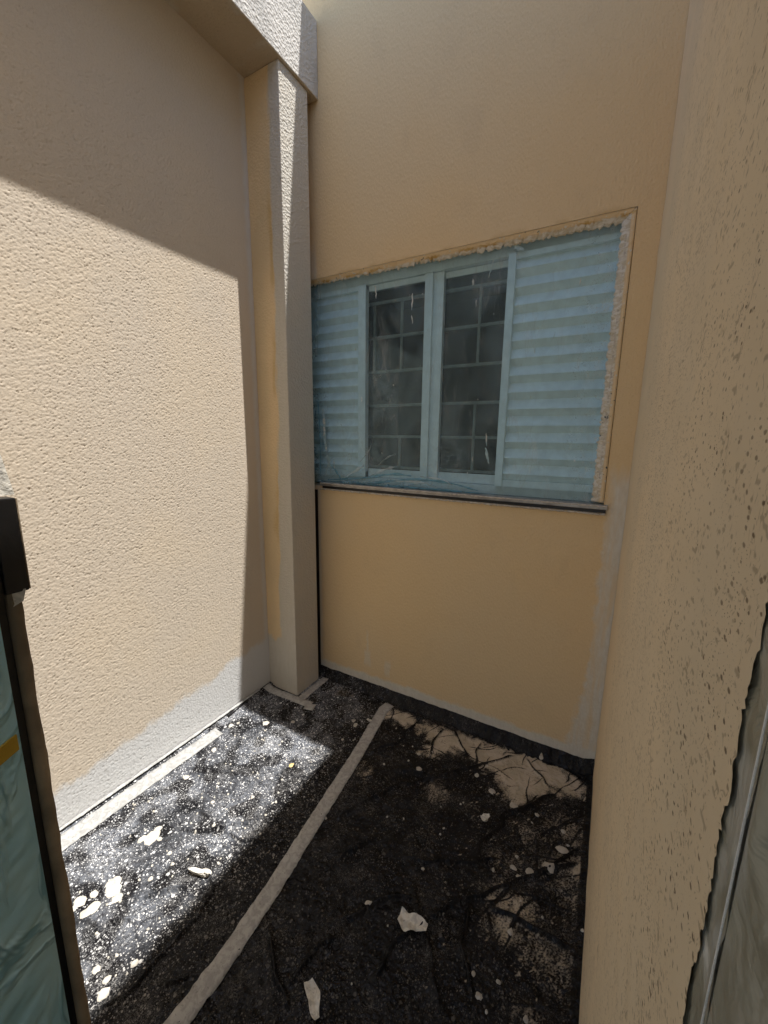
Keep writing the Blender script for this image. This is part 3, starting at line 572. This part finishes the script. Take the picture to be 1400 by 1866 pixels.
wisp = sstep(.4, 1.8, samp(tile(91, .015, .06, 512, 1.3, .5, 1.6), Xg-.5*Yg, Yg))*sstep(-.8, -.2, Xg+.35*(Yg-1.2))*.62; ov = np.maximum(ov, wisp*sstep(-.5, .8, samp(tile(92, .08, .3, 256, 1.9), Xg, Yg)))
ov *= (Yg < 1.808+.006*n1)
ov = np.where(Xg > XR-.022, 0, ov)
speck_sheen = .16+.84*sstep(-.8, -1.2, Xg); speck_sheen = speck_sheen*(.6+.4*sstep(-1.2, .8, samp(tile(69, .1, .4, 256, 2.2), Xg, Yg)))*np.where(Yg > 1.815, .25, 1)*np.where(Xg > XR-.02, .1, 1)  # denser on the sunlit side: heavier overspray plus painted sun sheen
SH = empty('plastic_sheet', (-.8, 1.0, 0), 'crinkled black plastic sheet over the floor, spattered with cream paint', 'plastic sheet')
grid_mesh('sheet_surface', np.stack([Xg, Yg, H], -1), M['sheet'], SH, attrs={'over': ov, 'crease': CR, 'speck_sheen': speck_sheen})
def hz(x, y):
    i = min(max(int((x-XL)/st), 0), H.shape[0]-1); j = min(max(int(y/st), 0), H.shape[1]-1); return float(H[i, j])
def blot(x, y, r, mat, name='paint_blot'):
    n = R.randint(9, 14); V = [(x, y, hz(x, y)+.0035)]; ph = R.uniform(0, 6); el = R.uniform(.75, 1.3)
    rr = [r*R.uniform(.82, 1.12) for _ in range(n)]
    for s, zz in ((.72, .0033), (1.0, .0006)):
        for k in range(n):
            a_ = ph+2*math.pi*k/n; px_, py_ = x+rr[k]*s*math.cos(a_)*el, y+rr[k]*s*math.sin(a_); V.append((px_, py_, hz(px_, py_)+zz))
    Fc = [(0, 1+k, 1+(k+1) % n) for k in range(n)]+[(1+k, 1+n+k, 1+n+(k+1) % n, 1+(k+1) % n) for k in range(n)]
    me = bpy.data.meshes.new(name); me.from_pydata(V, [], Fc); return link(name, me, mat, SH, True)
for x, y, rp in BLOTS:
    d = math.sqrt(x*x+y*y+2.25); r = rp*d/729*.68
    blot(x, y, r, M['yellowpaint'] if (abs(x+1.146) < .004 and abs(y-1.197) < .004) else M['paint'])
    if rp > 12:
        for _ in range(3): a_ = R.uniform(0, 6.28); blot(x+r*1.2*math.cos(a_), y+r*1.2*math.sin(a_), r*R.uniform(.25, .6), M['paint'])
for _ in range(110):
    x = R.uniform(-1.6, .05) if R.random() < .4 else R.uniform(-1.55, -1.02); y = R.uniform(.25, 1.3) if x < -1 else R.uniform(.4, 1.75)
    blot(x, y, R.uniform(.0022, .0052), M['paint'])

# ---------------- tape ----------------
def ribbon(name, pts, w, mat, label, cat='tape', lift=.002, group=None, rag=.0012, res=.012, wall=None):
    P_ = [Vector((p[0], p[1], 0)) for p in pts]; out = []; L = 0
    for p, q in zip(P_[:-1], P_[1:]):
        l = (q-p).length; k = max(2, int(l/res))
        for i in range(k): out.append((p.lerp(q, i/k), (q-p).normalized()))
    out.append((P_[-1], (P_[-1]-P_[-2]).normalized())); V, Fc = [], []; nc = 5
    for i, (p, d) in enumerate(out):
        dd = Vector((0, 0, 0))
        for j in range(max(0, i-5), min(len(out), i+6)): dd += out[j][1]
        dd.normalize(); nrm = Vector((-dd.y, dd.x, 0)); off = R.uniform(-1, 1)*rag
        for c in range(nc):
            s = c/(nc-1)-.5; e = R.uniform(-1, 1)*rag if c in (0, nc-1) else 0
            q = p+nrm*(s*w+e+off*.3); zz = max(hz(q.x+a_, q.y+b_) for a_ in (-st, 0, st) for b_ in (-st, 0, st)); V.append((q.x, q.y, zz*.9+lift+.0008*math.sin(i*.9+c)))
    for i in range(len(out)-1):
        for c in range(nc-1): Fc.append((i*nc+c, i*nc+c+1, (i+1)*nc+c+1, (i+1)*nc+c))
    me = bpy.data.meshes.new(name); me.from_pydata(V, [], Fc); o = link(name, me, mat, None, True)
    md = o.modifiers.new('thick', 'SOLIDIFY'); md.thickness = .0006
    return tag(o, label, cat, group)
ribbon('masking_tape', [(-.955, 1.80), (-.965, 1.745), (-.915, 1.40), (-.882, 1.10), (-.845, .78), (-.828, .55), (-.83, .40), (-.835, .05)], .058, M['tape'], 'long grey strip of masking tape running across the black sheet from doorway to window wall')
ribbon('masking_tape', [(-1.628, .36), (-1.622, .80), (-1.612, 1.175)], .062, M['tape2'], 'sunlit white masking tape strip on the sheet along the side wall')
ribbon('masking_tape', [(-1.672, 1.558), (-1.50, 1.566), (-1.34, 1.571)], .052, M['tape'], 'wide tape strip in front of the pillar foot', group=None)
ribbon('masking_tape', [(-1.425, 1.555), (-1.424, 1.82)], .046, M['tape'], 'short tape strip along the window side of the pillar foot')
ribbon('masking_tape', [(-1.36, 1.545), (-1.305, 1.56)], .05, M['tape'], 'torn tape end overlapping the strip at the pillar corner', lift=.004)
ribbon('masking_tape', [(-1.672, .34), (-1.668, .9), (-1.668, 1.5)], .014, M['tape2'], 'thin paint covered tape edge right against the foot of the side wall', lift=.012)

def wad(x, y, rx, ry, hgt, ang, seed, label, mat=None, name='crumpled_tape'):
    r = random.Random(seed); bm = bmesh.new(); bmesh.ops.create_icosphere(bm, subdivisions=4, radius=1)
    fold_ = [(Vector((r.gauss(0, 1), r.gauss(0, 1), r.gauss(0, .6))).normalized(), r.uniform(.15, .8)) for _ in range(11)]
    ca, sa = math.cos(ang), math.sin(ang); z0 = hz(x, y)
    for v in bm.verts:
        c = v.co.copy(); k = 1.0
        for n_, o_ in fold_:
            dd = c.dot(n_)-o_*.75
            if dd > 0: k -= dd*.75
            k -= .05*max(0, 1-abs(c.dot(n_))*7)
        c *= max(.35, k); fz = max(c.z, -.25)
        px_, py_ = c.x*rx, c.y*ry; v.co = (x+px_*ca-py_*sa, y+px_*sa+py_*ca, z0+(fz+.2)*hgt)
    me = bpy.data.meshes.new(name); bm.to_mesh(me); bm.free(); return tag(link(name, me, mat or M['wad']), label, 'tape wad')
def scrap(x, y, L, w, ang, curl, seed, label, mat=None):
    r = random.Random(seed); n, k = 14, 7; ca, sa = math.cos(ang), math.sin(ang); V, Fc = [], []
    for i in range(n):
        s = i/(n-1)
        for j in range(k):
            t = j/(k-1)-.5; ww = w*(.35+.65*math.sin(math.pi*min(1, s*.8+.18))); a_, b_ = (s-.5)*L, t*ww+.1*w*math.sin(s*7+seed)
            z = curl*(abs(t)*1.2*math.sin(s*5+seed)**2+.5*s*s+.25*abs(math.sin(s*9+t*4+seed)))+r.uniform(0, 1)*curl*.08
            V.append((x+a_*ca-b_*sa, y+a_*sa+b_*ca, hz(x, y)+.003+max(0, z)))
    for i in range(n-1):
        for j in range(k-1): Fc.append((i*k+j, i*k+j+1, (i+1)*k+j+1, (i+1)*k+j))
    me = bpy.data.meshes.new('tape_scrap'); me.from_pydata(V, [], Fc); o = link('tape_scrap', me, mat or M['wad'], None, False)
    md = o.modifiers.new('thick', 'SOLIDIFY'); md.thickness = .0007; return tag(o, label, 'tape scrap')
wad(-1.08, .692, .066, .036, .030, .42, 3, 'bright crumpled tape wad on the sheet at the edge of the sunlight')
scrap(-.392, .915, .092, .052, .06, .022, 2, 'curled pale tape scrap lying in the shaded middle of the sheet')
scrap(-.551, .628, .085, .034, -.62, .014, 5, 'narrow curled tape scrap nearest the viewer, low in the picture')
wad(-.985, 1.632, .034, .022, .014, .3, 8, 'small yellowish tape knot stuck on the far end of the long tape strip')
scrap(-.293, 1.385, .035, .028, .6, .012, 9, 'tiny torn tape scrap on the shaded sheet below the window')
tag(MB().tube((-1.655, 1.262, .012), (-1.668, 1.41, .022), .008, 10).build('black_tube', M['black'], None, True), 'short black tube of rolled sheet lying against the side wall by the pillar', 'tube')

# ---------------- door jamb side on the left ----------------
DL = empty('door_leaf', (-.74, .1, 0), 'open door edge at far left wrapped in blue film with black lock plate', 'door')
MB().prism([(-.745, .176), (-.704, .176), (-.58, -.039), (-.62, -.06), (-.745, .13)], 2, .01, 2.10).build('leaf_panel', M['alu'], DL)
zz = np.linspace(.01, 1.40, 220); yy = np.linspace(-.07, .186, 90); Yg, Zg = np.meshgrid(yy, zz, indexing='ij')
wv = .0014*sstep(.186, .150, Yg)*np.clip(samp(tile(71, .04, .2, 256, 1.1, 1.4, .5), Yg, Zg), -1, 1); Pf = np.stack([-.6985+(.186-Yg)*.5+wv, .186-(.186-Yg)*.866+wv*.6, Zg], -1)
grid_mesh('wrapping_film', Pf, M['bluefilm'], DL, flip=True)
MB().box((-.745, .1765, .01), (-.706, .197, 2.10)).build('gasket', M['black'], DL)
n = 80; V, Fc = [], []
for i in range(n):
    z = .01+1.29*i/(n-1); e = .0006*nz(z*.12)+.0004*nz(z*.9); w_ = .014
    for y_, x_ in ((.1965, -.712), (.198, -.700), (.208+e*.4, -.697), (.2125+e, -.699), (.214+e, -.712)): V.append((x_+.0006*nz(z*.5+.2), y_, z))
for i in range(n-1):
    for k in range(4): Fc.append((i*5+k, i*5+k+1, i*5+k+6, i*5+k+5))
me = bpy.data.meshes.new('paper_edge'); me.from_pydata(V, [], Fc); link('paper_edge', me, M['brown'], DL, True)
MB().box((-.72, .196, 1.283), (-.694, .2215, 1.414), .002).build('lock_plate', M['black'], DL)
MB().prism([(-.73, .1955), (-.697, .1955), (-.642, .1003), (-.68, .08)], 2, 1.283, 1.4135).build('lock_case', M['black'], DL)
MB().box((-.715, .222, 1.284), (-.696, .2235, 1.413)).build('lock_trim', M['brown'], DL)
MB().prism([(-.6970, .1800), (-.6935, .1820), (-.6435, .0954), (-.648, .0935)], 2, 1.056, 1.080).build('tape_band', M['yellow'], DL)
o = MB(); o.quad((-.70, .150, 1.52), (-.70, .214, 1.478), (-.699, .2225, 1.418), (-.70, .150, 1.415)); o = o.build('paper_flap', M['wad'], DL); md = o.modifiers.new('t', 'SOLIDIFY'); md.thickness = .001
wf = MB(); wf.quad((-.6995, .20, 1.288), (-.693, .217, 1.286), (-.694, .213, 1.270), (-.699, .20, 1.262)); o = wf.build('paper_flap', M['wad'], DL); md = o.modifiers.new('t', 'SOLIDIFY'); md.thickness = .001
MB().box((-.79, .02, -.01), (-.747, YF-.004, 2.2495)).build('jamb_post', M['alu'], DL)

# ---------------- masked jamb on the right ----------------
JR = empty('door_jamb', (XR+.05, .1, 0), 'door jamb at the right edge masked in grey smeared film with a pale vertical bead', 'door jamb')
zz = np.linspace(-.01, 2.2, 420); yy = np.linspace(.228, .292, 26); Yg, Zg = np.meshgrid(yy, zz, indexing='ij')
rg = samp(tile(81, .03, .12, 256, .9), Yg, Zg)
Pf = np.stack([XR+.0018-.0018*sstep(.250, .235, Yg)-.0006*np.clip(rg, -1, 2), Yg, Zg], -1); grid_mesh('masking_strip', Pf, M['oldfilm'], JR, flip=True)
MB().tube((XR-.001, .2285, 0), (XR-.001, .2285, 2.2), .0006, 8).build('edge_bead', M['whitepaint'], JR, True)
yy = np.linspace(-.25, .2275, 110); Yg, Zg = np.meshgrid(yy, zz, indexing='ij')
Pf = np.stack([XR+.0006+.003*sstep(.225, .19, Yg)+.003*samp(tile(82, .04, .15, 256, 1.1), Yg, Zg)*sstep(.2275, .21, Yg), Yg, Zg], -1); grid_mesh('masking_sheet', Pf, M['oldfilm'], JR, flip=True)
MB().box((XR+.035, -.25, 0), (XR+.15, .262, 2.2)).build('jamb_post', M['alu'], JR)
